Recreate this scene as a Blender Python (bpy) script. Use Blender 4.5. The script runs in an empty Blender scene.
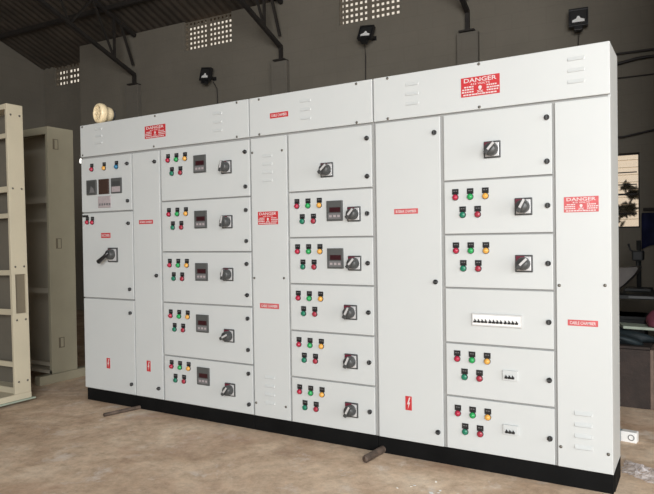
import bpy, bmesh, math, random
from mathutils import Vector, Matrix
random.seed(4)
S = bpy.context.scene
COL = S.collection
PI = math.pi

# ------------------------------------------------------------------ materials
def mat(name, col, rough=.5, metal=0.0, var=0.0, scale=6.0, bump=0.0, bscale=40.0, spec=.5, emit=None, es=0.0, trans=0.0, alpha=1.0, col2=None):
    m = bpy.data.materials.new(name); m.use_nodes = True
    nt = m.node_tree; b = nt.nodes['Principled BSDF']
    b.inputs['Base Color'].default_value = (*col, 1)
    b.inputs['Roughness'].default_value = rough
    b.inputs['Metallic'].default_value = metal
    b.inputs['Specular IOR Level'].default_value = spec
    if trans: b.inputs['Transmission Weight'].default_value = trans
    if alpha < 1: b.inputs['Alpha'].default_value = alpha
    if emit:
        b.inputs['Emission Color'].default_value = (*emit, 1); b.inputs['Emission Strength'].default_value = es
    tc = nt.nodes.new('ShaderNodeTexCoord')
    if var or col2:
        n = nt.nodes.new('ShaderNodeTexNoise'); n.inputs['Scale'].default_value = scale
        n.inputs['Detail'].default_value = 6; n.inputs['Roughness'].default_value = .6
        nt.links.new(tc.outputs['Object'], n.inputs['Vector'])
        r = nt.nodes.new('ShaderNodeValToRGB')
        r.color_ramp.elements[0].position = .32; r.color_ramp.elements[1].position = .68
        c2 = col2 if col2 else tuple(min(1, c*(1+var)) for c in col)
        c1 = col if col2 else tuple(c*(1-var) for c in col)
        r.color_ramp.elements[0].color = (*c1, 1); r.color_ramp.elements[1].color = (*c2, 1)
        nt.links.new(n.outputs['Fac'], r.inputs['Fac']); nt.links.new(r.outputs['Color'], b.inputs['Base Color'])
    if bump:
        n2 = nt.nodes.new('ShaderNodeTexNoise'); n2.inputs['Scale'].default_value = bscale; n2.inputs['Detail'].default_value = 5
        nt.links.new(tc.outputs['Object'], n2.inputs['Vector'])
        bp = nt.nodes.new('ShaderNodeBump'); bp.inputs['Strength'].default_value = bump; bp.inputs['Distance'].default_value = .01
        nt.links.new(n2.outputs['Fac'], bp.inputs['Height']); nt.links.new(bp.outputs['Normal'], b.inputs['Normal'])
    return m

def wall_material(name, c1, c2):
    m = bpy.data.materials.new(name); m.use_nodes = True
    nt = m.node_tree; b = nt.nodes['Principled BSDF']; b.inputs['Roughness'].default_value = .92
    L = nt.links.new
    tc = nt.nodes.new('ShaderNodeTexCoord')
    n = nt.nodes.new('ShaderNodeTexNoise'); n.inputs['Scale'].default_value = .9; n.inputs['Detail'].default_value = 8; n.inputs['Roughness'].default_value = .65
    L(tc.outputs['Object'], n.inputs['Vector'])
    r = nt.nodes.new('ShaderNodeValToRGB'); r.color_ramp.elements[0].position = .3; r.color_ramp.elements[1].position = .72
    r.color_ramp.elements[0].color = (*c1, 1); r.color_ramp.elements[1].color = (*c2, 1)
    L(n.outputs['Fac'], r.inputs['Fac'])
    mp = nt.nodes.new('ShaderNodeMapping'); mp.inputs['Rotation'].default_value = (PI/2, 0, 0)
    L(tc.outputs['Object'], mp.inputs['Vector'])
    bk = nt.nodes.new('ShaderNodeTexBrick'); bk.inputs['Scale'].default_value = 1.0
    bk.inputs['Brick Width'].default_value = .42; bk.inputs['Row Height'].default_value = .2; bk.inputs['Mortar Size'].default_value = .008
    bk.inputs['Mortar Smooth'].default_value = .6
    bk.inputs['Color1'].default_value = (1, 1, 1, 1); bk.inputs['Color2'].default_value = (.97, .97, .97, 1); bk.inputs['Mortar'].default_value = (.92, .92, .92, 1)
    L(mp.outputs['Vector'], bk.inputs['Vector'])
    mx = nt.nodes.new('ShaderNodeMix'); mx.data_type = 'RGBA'; mx.blend_type = 'MULTIPLY'; mx.inputs['Factor'].default_value = .8
    L(r.outputs['Color'], mx.inputs['A']); L(bk.outputs['Color'], mx.inputs['B'])
    L(mx.outputs['Result'], b.inputs['Base Color'])
    bp = nt.nodes.new('ShaderNodeBump'); bp.inputs['Strength'].default_value = .4; bp.inputs['Distance'].default_value = .01
    n2 = nt.nodes.new('ShaderNodeTexNoise'); n2.inputs['Scale'].default_value = 25
    L(tc.outputs['Object'], n2.inputs['Vector']); L(n2.outputs['Fac'], bp.inputs['Height']); L(bp.outputs['Normal'], b.inputs['Normal'])
    return m

def floor_material():
    m = bpy.data.materials.new('dusty_concrete'); m.use_nodes = True
    nt = m.node_tree; b = nt.nodes['Principled BSDF']; L = nt.links.new
    tc = nt.nodes.new('ShaderNodeTexCoord')
    def noise(sc, det, ro, dis=0):
        n = nt.nodes.new('ShaderNodeTexNoise'); n.inputs['Scale'].default_value = sc; n.inputs['Detail'].default_value = det
        n.inputs['Roughness'].default_value = ro; n.inputs['Distortion'].default_value = dis
        L(tc.outputs['Object'], n.inputs['Vector']); return n
    def ramp(src, stops):
        r = nt.nodes.new('ShaderNodeValToRGB'); e = r.color_ramp.elements
        e[0].position, e[0].color = stops[0][0], (*stops[0][1], 1); e[1].position, e[1].color = stops[-1][0], (*stops[-1][1], 1)
        for p_, c_ in stops[1:-1]:
            q = e.new(p_); q.color = (*c_, 1)
        L(src, r.inputs['Fac']); return r
    def mix(a, b_, fac, mode='MIX'):
        x = nt.nodes.new('ShaderNodeMix'); x.data_type = 'RGBA'; x.blend_type = mode
        L(a, x.inputs['A']); L(b_, x.inputs['B'])
        if isinstance(fac, float): x.inputs['Factor'].default_value = fac
        else: L(fac, x.inputs['Factor'])
        return x.outputs['Result']
    base = ramp(noise(2.0, 10, .66, .5).outputs['Fac'], [(.28, (.38, .25, .165)), (.45, (.54, .395, .275)), (.58, (.66, .51, .37)), (.72, (.76, .64, .50))])
    fine = ramp(noise(11, 12, .8).outputs['Fac'], [(.32, (.66, .63, .60)), (.5, (.98, .97, .96)), (.68, (1.22, 1.2, 1.18))])
    c = mix(base.outputs['Color'], fine.outputs['Color'], 1.0, 'MULTIPLY')
    # pale scuffed patches
    pm = ramp(noise(3.6, 10, .74, .3).outputs['Fac'], [(.56, (0, 0, 0)), (.66, (1, 1, 1))])
    pale = nt.nodes.new('ShaderNodeRGB'); pale.outputs[0].default_value = (.74, .66, .58, 1)
    pf = nt.nodes.new('ShaderNodeMath'); pf.operation = 'MULTIPLY'; pf.inputs[1].default_value = .7
    L(pm.outputs['Color'], pf.inputs[0])
    c = mix(c, pale.outputs[0], pf.outputs[0])
    fl = ramp(noise(19, 9, .78, .4).outputs['Fac'], [(.61, (0, 0, 0)), (.68, (1, 1, 1))])
    ff = nt.nodes.new('ShaderNodeMath'); ff.operation = 'MULTIPLY'; ff.inputs[1].default_value = .55
    L(fl.outputs['Color'], ff.inputs[0]); c = mix(c, pale.outputs[0], ff.outputs[0])
    # rusty red brown earth stains
    rm = ramp(noise(1.7, 7, .6, .4).outputs['Fac'], [(.55, (0, 0, 0)), (.72, (1, 1, 1))])
    red = nt.nodes.new('ShaderNodeRGB'); red.outputs[0].default_value = (.42, .235, .15, 1)
    rf = nt.nodes.new('ShaderNodeMath'); rf.operation = 'MULTIPLY'; rf.inputs[1].default_value = .5
    L(rm.outputs['Color'], rf.inputs[0])
    c = mix(c, red.outputs[0], rf.outputs[0])
    L(c, b.inputs['Base Color'])
    rr = ramp(noise(2.1, 6, .6).outputs['Fac'], [(.35, (.55, .55, .55)), (.65, (.9, .9, .9))])
    L(rr.outputs['Color'], b.inputs['Roughness'])
    bp = nt.nodes.new('ShaderNodeBump'); bp.inputs['Strength'].default_value = .5; bp.inputs['Distance'].default_value = .012
    L(noise(14, 8, .7).outputs['Fac'], bp.inputs['Height']); L(bp.outputs['Normal'], b.inputs['Normal'])
    return m

M = {}
M['white'] = mat('white_powder_coat', (.53, .55, .542), .42, var=.015, scale=2, bump=.04, bscale=300)
M['gap_shade'] = mat('grey_gap_shade', (.30, .30, .29), .6)  # grey stands in for shade in door gaps and louvre slots
M['black_base'] = mat('black_channel_paint', (.0045, .0045, .0045), .8, var=.3, scale=5, spec=.12)
M['black'] = mat('black_plastic', (.014, .014, .015), .35)
M['charcoal'] = mat('charcoal_plastic', (.05, .052, .052), .4)
M['dgrey'] = mat('dark_grey_meter', (.075, .078, .076), .5)
M['mgrey'] = mat('mid_grey_keypad', (.15, .148, .15), .5)
M['pgrey'] = mat('pinkish_grey_face', (.38, .33, .335), .5, var=.12, scale=60)
M['brown'] = mat('dark_brown_display', (.05, .028, .022), .25)
M['ledred'] = mat('dark_red_display', (.035, .008, .011), .35)
M['silver'] = mat('silver_escutcheon', (.62, .62, .62), .35, metal=.3)
M['redbit'] = mat('maroon_switch_corner', (.13, .012, .03), .4)
M['lens_red'] = mat('red_lens', (.38, .02, .05), .22)
M['lens_green'] = mat('green_lens', (.02, .30, .08), .22)
M['lens_yellow'] = mat('amber_lens', (.66, .34, .07), .22)
M['lens_blue'] = mat('blue_lens', (.02, .16, .30), .22)
M['btn_green'] = mat('dark_green_button', (.015, .17, .10), .3)
M['btn_red'] = mat('dark_red_button', (.32, .03, .05), .3)
M['sign_red'] = mat('sign_red', (.48, .03, .035), .4)
M['sign_faded'] = mat('faded_sign_red', (.50, .085, .09), .5, var=.15, scale=30)
M['sign_white'] = mat('sign_white', (.62, .56, .55), .45)
M['screw'] = mat('screw_steel', (.16, .15, .13), .45, metal=.6)
M['cream'] = mat('cream_primer', (.49, .44, .325), .5, var=.05, scale=3)
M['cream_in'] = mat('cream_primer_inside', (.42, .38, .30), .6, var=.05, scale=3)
M['shell'] = mat('dull_cream_sheet', (.33, .30, .215), .55, var=.06, scale=3)
M['hole'] = mat('black_hollow', (.003, .003, .003), 1.0, spec=0.0)
M['rack_shade'] = mat('rack_shade_brown', (.12, .108, .085), .7, var=.1, scale=3)  # shade behind the open rack, put into a colour
M['horn'] = mat('cream_plastic', (.82, .68, .44), .35)
M['horn_dark'] = mat('horn_hollow', (.09, .065, .035), .7)
M['hall'] = wall_material('grey_block_wall', (.165, .148, .118), (.200, .180, .145))
M['pil'] = wall_material('pilaster_plaster', (.15, .135, .11), (.18, .163, .135))
M['roof'] = mat('dark_sheet_roof', (.060, .048, .036), .85, var=.35, scale=1.6, bump=.2, bscale=10)
M['steel_dark'] = mat('dark_truss_steel', (.022, .018, .015), .7, var=.3, scale=9)
M['grille'] = mat('cement_grille', (.17, .145, .11), .85)
M['flood_glass'] = mat('floodlight_glass', (.03, .03, .03), .3, spec=.4)
M['led_chip'] = mat('floodlight_reflector', (.9, .9, .88), .3, metal=0.0)
M['rust'] = mat('rusty_pipe_steel', (.11, .08, .062), .7, metal=.3, var=.4, scale=20)
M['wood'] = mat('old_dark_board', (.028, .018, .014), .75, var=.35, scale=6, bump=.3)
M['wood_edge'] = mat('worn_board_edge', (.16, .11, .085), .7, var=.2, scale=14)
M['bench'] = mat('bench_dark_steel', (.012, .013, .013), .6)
M['bench_edge'] = mat('bench_edge_steel', (.09, .09, .09), .4, metal=.6)
M['sheetgrey'] = mat('grey_dust_sheet', (.10, .088, .08), .6, var=.2, scale=8)
M['blue'] = mat('navy_cloth', (.012, .018, .075), .8, var=.3, scale=8)
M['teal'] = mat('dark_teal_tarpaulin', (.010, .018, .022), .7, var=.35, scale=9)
M['maroon'] = mat('faded_red_cloth', (.11, .02, .035), .8, var=.25, scale=14)
M['board'] = mat('pale_board', (.30, .35, .28), .6, var=.12, scale=12)
M['paper'] = mat('white_socket_plastic', (.78, .78, .76), .45)
M['bulb'] = mat('lit_bulb', (.9, .9, .88), .3, emit=(1, .97, .9), es=1.3)
M['knock'] = mat('dull_ochre_metal', (.15, .125, .085), .7)
M['stripgrey'] = mat('light_grey_breaker', (.50, .50, .49), .45)
M['bluegrey'] = mat('blue_grey_plastic', (.30, .36, .40), .5)
M['plastic'] = mat('milky_plastic_film', (.72, .70, .72), .25, alpha=.4, spec=.8)
M['cable'] = mat('black_cable', (.02, .016, .015), .6)
M['conduit'] = mat('grey_conduit', (.05, .045, .042), .6)
M['leaf'] = mat('dark_leaf', (.03, .035, .018), .8, var=.3, scale=20)
M['glass'] = mat('frosted_window_glass', (.93, .84, .74), .22, trans=1.0)
M['floor'] = floor_material()

# ------------------------------------------------------------------ mesh tools
class MB:
    def __init__(s): s.bm = bmesh.new(); s.mats = []
    def mi(s, m):
        if m not in s.mats: s.mats.append(m)
        return s.mats.index(m)
    def _fin(s, geom, m, before):
        i = s.mi(m)
        for f in s.bm.faces:
            if f not in before: f.material_index = i
    def box(s, x0, x1, y0, y1, z0, z1, m, bev=0, mt=None):
        i = s.mi(m)
        r = bmesh.ops.create_cube(s.bm, size=1)
        vs = r['verts']
        for v in vs:
            v.co = Vector((x0+(v.co.x+.5)*(x1-x0), y0+(v.co.y+.5)*(y1-y0), z0+(v.co.z+.5)*(z1-z0)))
        fs = set(f for v in vs for f in v.link_faces)
        for f in fs: f.material_index = i
        if bev:
            es = list(set(e for v in vs for e in v.link_edges))
            rr = bmesh.ops.bevel(s.bm, geom=es, offset=bev, segments=2, profile=.5, affect='EDGES')
            for f in rr['faces']: f.material_index = i
            vs = list(set(v for f in rr['faces'] for v in f.verts) | set(v for v in vs if v.is_valid))
        if mt is not None:
            for v in vs: v.co = mt @ v.co
        return vs
    def lathe(s, prof, m, mt=None, seg=24, smooth=True):
        """prof = [(r, h)], turned round local Z, then moved by mt; m may be a list, one per band"""
        rings = []
        for r, h in prof:
            if r < 1e-6: rings.append([s.bm.verts.new((0, 0, h))])
            else: rings.append([s.bm.verts.new((r*math.cos(2*PI*k/seg), r*math.sin(2*PI*k/seg), h)) for k in range(seg)])
        for j in range(len(rings)-1):
            a, b = rings[j], rings[j+1]
            i = s.mi(m[j] if isinstance(m, list) else m)
            for k in range(seg):
                k2 = (k+1) % seg
                if len(a) == 1 and len(b) == 1: continue
                if len(a) == 1: f = s.bm.faces.new((a[0], b[k2], b[k]))
                elif len(b) == 1: f = s.bm.faces.new((a[k], a[k2], b[0]))
                else: f = s.bm.faces.new((a[k], a[k2], b[k2], b[k]))
                f.material_index = i; f.smooth = smooth
        if mt is not None:
            for rg in rings:
                for v in rg: v.co = mt @ v.co
    def tube(s, pts, r, m, seg=10, cap=True):
        pts = [Vector(p) for p in pts]; i = s.mi(m); rings = []
        rad = r if isinstance(r, (list, tuple)) else [r]*len(pts)
        for k, p in enumerate(pts):
            d = (pts[min(k+1, len(pts)-1)] - pts[max(k-1, 0)]).normalized()
            ref = Vector((0, 0, 1)) if abs(d.z) < .9 else Vector((1, 0, 0))
            a = d.cross(ref).normalized(); b = a.cross(d).normalized()
            rings.append([s.bm.verts.new(p + rad[k]*(math.cos(2*PI*q/seg)*a + math.sin(2*PI*q/seg)*b)) for q in range(seg)])
        for k in range(len(rings)-1):
            for q in range(seg):
                q2 = (q+1) % seg
                f = s.bm.faces.new((rings[k][q], rings[k][q2], rings[k+1][q2], rings[k+1][q])); f.material_index = i; f.smooth = True
        if cap:
            for rg in (rings[0][::-1], rings[-1]):
                f = s.bm.faces.new(rg); f.material_index = i
    def bar(s, p, q, w, h, m):
        p, q = Vector(p), Vector(q); d = q-p; L = d.length; d.normalize()
        ref = Vector((0, 0, 1)) if abs(d.z) < .95 else Vector((1, 0, 0))
        a = d.cross(ref).normalized(); b = a.cross(d).normalized()
        mt = Matrix(((a.x, d.x, b.x, p.x), (a.y, d.y, b.y, p.y), (a.z, d.z, b.z, p.z), (0, 0, 0, 1)))
        s.box(-w/2, w/2, 0, L, -h/2, h/2, m, mt=mt)
    def poly(s, pts, m, depth=None):
        """prism: outline pts (3d), pushed along depth vector"""
        i = s.mi(m)
        a = [s.bm.verts.new(p) for p in pts]
        f = s.bm.faces.new(a); f.material_index = i
        if depth:
            b = [s.bm.verts.new(Vector(p)+Vector(depth)) for p in pts]
            f = s.bm.faces.new(b[::-1]); f.material_index = i
            for k in range(len(a)):
                k2 = (k+1) % len(a); f = s.bm.faces.new((a[k], b[k], b[k2], a[k2])); f.material_index = i
    def text(s, txt, size, cx, y, cz, m, width=None, ext=.0003, rotz=0):
        """lettering facing -Y centred on cx, cz"""
        cu = bpy.data.curves.new('t', 'FONT'); cu.body = txt; cu.size = size; cu.align_x = 'CENTER'; cu.align_y = 'CENTER'
        cu.extrude = ext; cu.resolution_u = 2; cu.offset = size*.012
        to = bpy.data.objects.new('t', cu); COL.objects.link(to)
        dg = bpy.context.evaluated_depsgraph_get(); me = bpy.data.meshes.new_from_object(to.evaluated_get(dg))
        xs = [v.co.x for v in me.vertices]; zs = [v.co.y for v in me.vertices]
        w = max(xs)-min(xs); k = (width/w) if width else 1
        mx, mz = (max(xs)+min(xs))/2, (max(zs)+min(zs))/2
        for v in me.vertices:
            x, z, e = v.co.x-mx, v.co.y-mz, v.co.z
            v.co = Vector((cx+x*k, y-e, cz+z))
        n0 = len(s.bm.faces); s.bm.from_mesh(me); s.bm.faces.ensure_lookup_table(); i = s.mi(m)
        for f in s.bm.faces[n0:]: f.material_index = i
        bpy.data.objects.remove(to); bpy.data.curves.remove(cu); bpy.data.meshes.remove(me)
    def mesh(s, name):
        me = bpy.data.meshes.new(name)
        bmesh.ops.recalc_face_normals(s.bm, faces=s.bm.faces[:])
        s.bm.to_mesh(me); s.bm.free()
        for m in s.mats: me.materials.append(M[m])
        return me

WO = {}
def link(name, me, parent=None, loc=(0, 0, 0), rot=(0, 0, 0)):
    """loc in world metres; parents are never rotated unless given"""
    o = bpy.data.objects.new(name, me); COL.objects.link(o)
    w = Vector(loc); WO[o.name] = w
    if parent is not None:
        o.parent = parent; o.location = w - WO[parent.name]
    else: o.location = w
    o.rotation_euler = rot
    return o
def tag(o, label=None, cat=None, group=None, kind=None):
    if label: o['label'] = label
    if cat: o['category'] = cat
    if group: o['group'] = group
    if kind: o['kind'] = kind
    return o
def thing(name, label, cat, loc=(0, 0, 0), rot=(0, 0, 0), group=None):
    o = link(name, None, None, loc, rot); o.empty_display_size = .1
    return tag(o, label, cat, group)
def struct(name, mb, loc=(0, 0, 0), rot=(0, 0, 0)):
    return tag(link(name, mb.mesh(name), None, loc, rot), kind='structure')

# ------------------------------------------------------------------ building shell
AW = math.radians(2.6)                      # the hall's back wall is not quite parallel to the switchboard
WB = Vector((4.1797, 4.6608, 0))
def wp(a, out, z):                          # a along the wall, out towards the viewer
    return Vector((WB.x + a*math.cos(AW) + out*math.sin(AW), WB.y + a*math.sin(AW) - out*math.cos(AW), z))
WR = (0, 0, AW)
def lw(mb, a0, a1, o0, o1, z0, z1, m, bev=0):   # box in wall coordinates (local y = -out)
    mb.box(a0, a1, -o1, -o0, z0, z1, m, bev)
TAN = .37; RZ = 5.08
def roofz(out): return RZ + TAN*out

mb = MB(); mb.box(-9, 12, -9, 6.5, -.12, 0, 'floor'); struct('floor', mb)
# main back wall with openings for the two grilles and the window
mb = MB()
AL, AR = -9.63, 6.0
V2 = (-7.08, -6.10, 4.55); V3 = (-4.15, -3.20, 4.47); WN = (-.85, -.235, 1.43, 2.315)
cuts = [AL, V2[0], V2[1], V3[0], V3[1], WN[0], WN[1], AR]
for k in range(7):
    a0, a1 = cuts[k], cuts[k+1]
    if k == 1: lw(mb, a0, a1, -.12, 0, 0, V2[2], 'hall')
    elif k == 3: lw(mb, a0, a1, -.12, 0, 0, V3[2], 'hall')
    elif k == 5:
        lw(mb, a0, a1, -.12, 0, 0, WN[2], 'hall'); lw(mb, a0, a1, -.12, 0, WN[3], 5.3, 'hall')
    else: lw(mb, a0, a1, -.12, 0, 0, 5.04, 'hall'); 
    if k in (1, 3): pass
wb = struct('wall_back', mb, WB, WR)
# pilasters (brick piers carrying the trusses) belong to the wall
for k, (a, zt, w) in enumerate(((-8.235, 4.11, .30), (-5.155, 4.08, .28), (-2.235, 4.03, .28), (.75, 4.03, .28))):
    mb = MB(); lw(mb, a-w/2, a+w/2, 0, .09, 0, zt, 'pil', .006); struct('trim_%d' % (k+1), mb, WB, WR)
# recessed far part of the back wall at the left
RD = .42
mb = MB()
V1 = (-10.86, -9.98, 4.52)
lw(mb, -11.5, V1[0], -RD-.1, -RD, 0, 4.96, 'hall'); lw(mb, V1[1], AL+.02, -RD-.1, -RD, 0, 4.96, 'hall')
lw(mb, V1[0], V1[1], -RD-.1, -RD, 0, V1[2], 'hall')
lw(mb, AL, AL+.12, -RD-.1, -.13, 0, 4.96, 'hall')
struct('wall_recess', mb, WB, WR)
# gable wall left, right wall, front wall with the open doorway
GA = -11.2
def gable(name, a, t):
    mb = MB()
    prof = [(-.56, 0), (-.56, roofz(-.56)-.02), (6.6, roofz(6.6)-.02), (13.76, roofz(-.56)-.02), (13.76, 0)]
    mb.poly([(a, -o, z) for o, z in prof], 'hall', (t, 0, 0)); struct(name, mb, WB, WR)
gable('wall_left', GA, -.2)
mb = MB(); RO0, RO1, RZT = 4.9, 8.6, 3.4      # unseen opening added to the right wall for the side fill lamp
mb.poly([(5.3, -o, z) for o, z in ((-.56, 0), (-.56, roofz(-.56)-.02), (RO0, roofz(RO0)-.02), (RO0, 0))], 'hall', (.2, 0, 0))
mb.poly([(5.3, -o, z) for o, z in ((RO0, RZT), (RO0, roofz(RO0)-.02), (6.6, roofz(6.6)-.02), (RO1, roofz(13.2-RO1)-.02), (RO1, RZT))], 'hall', (.2, 0, 0))
mb.poly([(5.3, -o, z) for o, z in ((RO1, 0), (RO1, roofz(13.2-RO1)-.02), (13.76, roofz(-.56)-.02), (13.76, 0))], 'hall', (.2, 0, 0))
struct('wall_right', mb, WB, WR)
mb = MB(); mb.box(4.46, 9.4, 1.62, 1.74, 0, 4.6, 'hall'); struct('wall_light_blocker', mb)  # unseen wall added to keep lamp light off the far right corner
mb = MB()
FO = 13.3
DA0, DA1, DZ = -.6, 5.0, 4.9
lw(mb, -11.2, DA0, FO, FO+.2, 0, 5.1, 'hall'); lw(mb, DA1, 5.3, FO, FO+.2, 0, 5.1, 'hall'); lw(mb, DA0, DA1, FO, FO+.2, DZ, 5.1, 'hall')
struct('wall_front', mb, WB, WR)
# corrugated roof, ribs running down the slope, ridge along the hall
mb = MB(); i = mb.mi('roof')
rows = [(-.16, roofz(-.16)), (6.6, roofz(6.6)), (13.76, roofz(-.56))]
per = .15; n = int(17.6/per)*6
prev = None
for k in range(n+1):
    a = -11.7 + k*per/6; dz = .013*math.cos(2*PI*k/6)
    cur = [mb.bm.verts.new((a, -o, z+dz)) for o, z in rows]
    if prev:
        for j in range(2):
            f = mb.bm.faces.new((prev[j], cur[j], cur[j+1], prev[j+1])); f.material_index = i; f.smooth = True
    prev = cur
prev = None
for k in range(int(2.3/per)*6+1):                 # the lower lean-to end over the recessed corner
    a = -11.7 + k*per/6; dz = .013*math.cos(2*PI*k/6)
    cur = [mb.bm.verts.new((a, -o, roofz(o)+dz)) for o in (-.56, -.16)]
    if prev:
        f = mb.bm.faces.new((prev[0], cur[0], cur[1], prev[1])); f.material_index = i; f.smooth = True
    prev = cur
struct('ceiling', mb, WB, WR)
# purlins and trusses
for k, o in enumerate((.66, 2.0, 3.4, 4.8, 6.1)):
    mb = MB(); z = roofz(o)-.06
    lw(mb, -11.18, 5.28, o-.03, o+.03, z-.035, z+.035, 'steel_dark')
    ob = link('roof_purlin', mb.mesh('roof_purlin'), None, WB, WR)
    tag(ob, 'dark steel purlins running along the hall under the roof sheets', 'purlin', 'roof purlins')
for k, (a, zt) in enumerate(((-8.19, 4.11), (-5.13, 4.08), (-2.235, 4.03), (.75, 4.03))):
    side = ['above the cream horn', 'between two perforated grilles', 'above the large danger sign', 'hidden at the right'][k]
    r = thing('roof_truss', 'dark steel lattice truss resting on the wall pier %s' % side, 'truss', wp(a, .05, zt), (0, 0, AW), 'roof trusses on the piers')
    base = Vector((0, 0, 0))
    def P(o, z): return (0, -(o-.05), z-zt)
    lc = lambda o: 4.30+TAN*(o-.06)
    uc = lambda o: roofz(o)-.10
    m1 = MB(); m1.bar(P(.06, zt), P(.06, lc(.06)), .05, .05, 'steel_dark'); m1.box(-.1, .1, -.09, .07, 0, .02, 'steel_dark')
    def sub(nm, mbx):
        me = mbx.mesh(nm); o_ = bpy.data.objects.new(nm, me); COL.objects.link(o_); o_.parent = r; return o_
    sub('bearing_post', m1)
    m2 = MB(); m2.bar(P(.05, lc(.05)), P(6.5, lc(6.5)), .055, .055, 'steel_dark'); sub('lower_chord', m2)
    m3 = MB(); m3.bar(P(.02, uc(.02)), P(6.55, uc(6.55)), .055, .055, 'steel_dark'); sub('upper_chord', m3)
    o = .08; bott = True
    pts = [P(.08, 4.46), P(.36, uc(.36)), P(.52, lc(.52))]
    m4 = MB(); m4.bar(pts[0], pts[1], .035, .035, 'steel_dark'); sub('web_bar', m4)
    m4 = MB(); m4.bar(P(.5, uc(.5)), P(.5, lc(.5)), .035, .035, 'steel_dark'); sub('web_bar', m4)
    x = .5
    while x < 6:
        m4 = MB(); m4.bar(P(x, lc(x)), P(x+.45, uc(x+.45)), .03, .03, 'steel_dark'); sub('web_bar', m4)
        m4 = MB(); m4.bar(P(x+.45, uc(x+.45)), P(x+.9, lc(x+.9)), .03, .03, 'steel_dark'); sub('web_bar', m4); x += .9

# perforated grilles
def grille(a0, a1, z0, z1, out, nc, nr, label):
    mb = MB(); t = .012
    pc = (a1-a0-.03)/nc; pr = (z1-z0)/nr; hole = .56
    mid = (a0+a1)/2
    xs = []
    for k in range(nc+1):
        c = a0 + k*pc + (.03 if k > nc/2 else 0) + (.015 if k == nc/2 else 0)
        w = pc*(1-hole)/2 + (.02 if k == nc//2 else 0)
        lw(mb, max(a0, c-w), min(a1, c+w), out-t, out, z0, z1, 'grille')
    for k in range(nr+1):
        c = z0+k*pr; w = pr*(1-.5)/2
        lw(mb, a0, a1, out-t-.0005, out-.0005, max(z0, c-w), min(z1, c+w), 'grille')
    lw(mb, a0-.03, a1+.03, out-.05, out+.015, z0-.03, z0, 'grille')
    o = link('ventilation_grille', mb.mesh('ventilation_grille'), None, WB, WR)
    return tag(o, label, 'wall vent')
grille(V2[0], V2[1], V2[2], 5.03, -.025, 12, 6, 'perforated cement wall grille under the roof, above the left floodlight')
grille(V3[0], V3[1], V3[2], 5.03, -.025, 12, 7, 'perforated cement wall grille cut by the top of the picture, above the middle floodlight')
grille(V1[0], V1[1], V1[2], 4.95, -RD-.025, 9, 4, 'small perforated wall grille in the far left corner, partly hidden by the wall edge')

# window on the right: frame, bars, louvre panes
mb = MB(); a0, a1, z0, z1 = WN
for q in ((a0, a0+.03, z0, z1), (a1-.015, a1, z0, z1), (a0+.03, a1-.015, z0, z0+.018), (a0+.03, a1-.015, z1-.015, z1)):
    lw(mb, q[0], q[1], -.115, -.06, q[2], q[3], 'steel_dark')
w1 = struct('window_1', mb, WB, WR)
mb = MB(); pitch = .088; zz = z0+.012
while zz < z1-.03:
    mb.poly([(a0+.018, .10, zz+.004), (a0+.018, .104, zz+.002), (a0+.018, .074, min(z1, zz+pitch+.006)), (a0+.018, .07, min(z1, zz+pitch+.008))], 'glass', (a1-a0-.032, 0, 0)); zz += pitch
pn = bpy.data.objects.new('louvre_pane', mb.mesh('louvre_pane')); COL.objects.link(pn); pn.parent = w1
for zc in (1.945, 1.83, 1.60, 2.09):
    mb = MB(); th = .011 if zc < 1.9 else .006
    if zc == 1.60: th = .008
    lw(mb, a0+.03, a1-.03, -.058, -.045, zc-th, zc+th, 'steel_dark')
    q = bpy.data.objects.new('window_bar', mb.mesh('window_bar')); COL.objects.link(q); q.parent = w1
# dark shrub leaves outside the window
mb = MB()
rnd = random.Random(3)
def leafblob(ca, oo, cz, ra, rz, nn):
    for _ in range(nn):
        t = rnd.random()*2*PI; rr = math.sqrt(rnd.random())
        p = Vector((ca+ra*rr*math.cos(t), -oo+rnd.uniform(-.05, .05), cz+rz*rr*math.sin(t)))
        d = Vector((rnd.uniform(-1, 1), rnd.uniform(-.4, .4), rnd.uniform(-1, 1))).normalized()*.045
        e = d.cross(Vector((0, 1, 0))).normalized()*.02
        mb.poly([p-d, p+e, p+d, p-e], 'leaf')
leafblob(-.39, -.22, 1.66, .12, .08, 70); leafblob(-.30, -.22, 1.86, .08, .07, 45); leafblob(-.40, -.22, 1.94, .045, .04, 20); leafblob(-.5, -.22, 1.5, .08, .05, 18)
mb.tube([(-.62, .22, .0), (-.60, .22, 1.35), (-.5, .22, 1.5), (-.38, .22, 1.68), (-.28, .22, 1.86), (-.22, .22, 1.95)], [.03, .022, .016, .014, .01, .006], 'leaf')
mb.tube([(-.60, .22, 1.35), (-.60, .22, 1.7), (-.64, .22, 1.9), (-.7, .22, 2.0)], [.016, .012, .01, .006], 'leaf')
tag(link('shrub', mb.mesh('shrub'), None, WB, WR), 'dark twiggy shrub seen through the bright window at the right', 'plant')
# ground outside
mb = MB(); mb.box(-30, 30, -45, -9, -.16, -.06, 'floor'); mb.box(-30, 30, 6.5, 30, -.16, -.02, 'floor')
struct('ground', mb)

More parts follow.
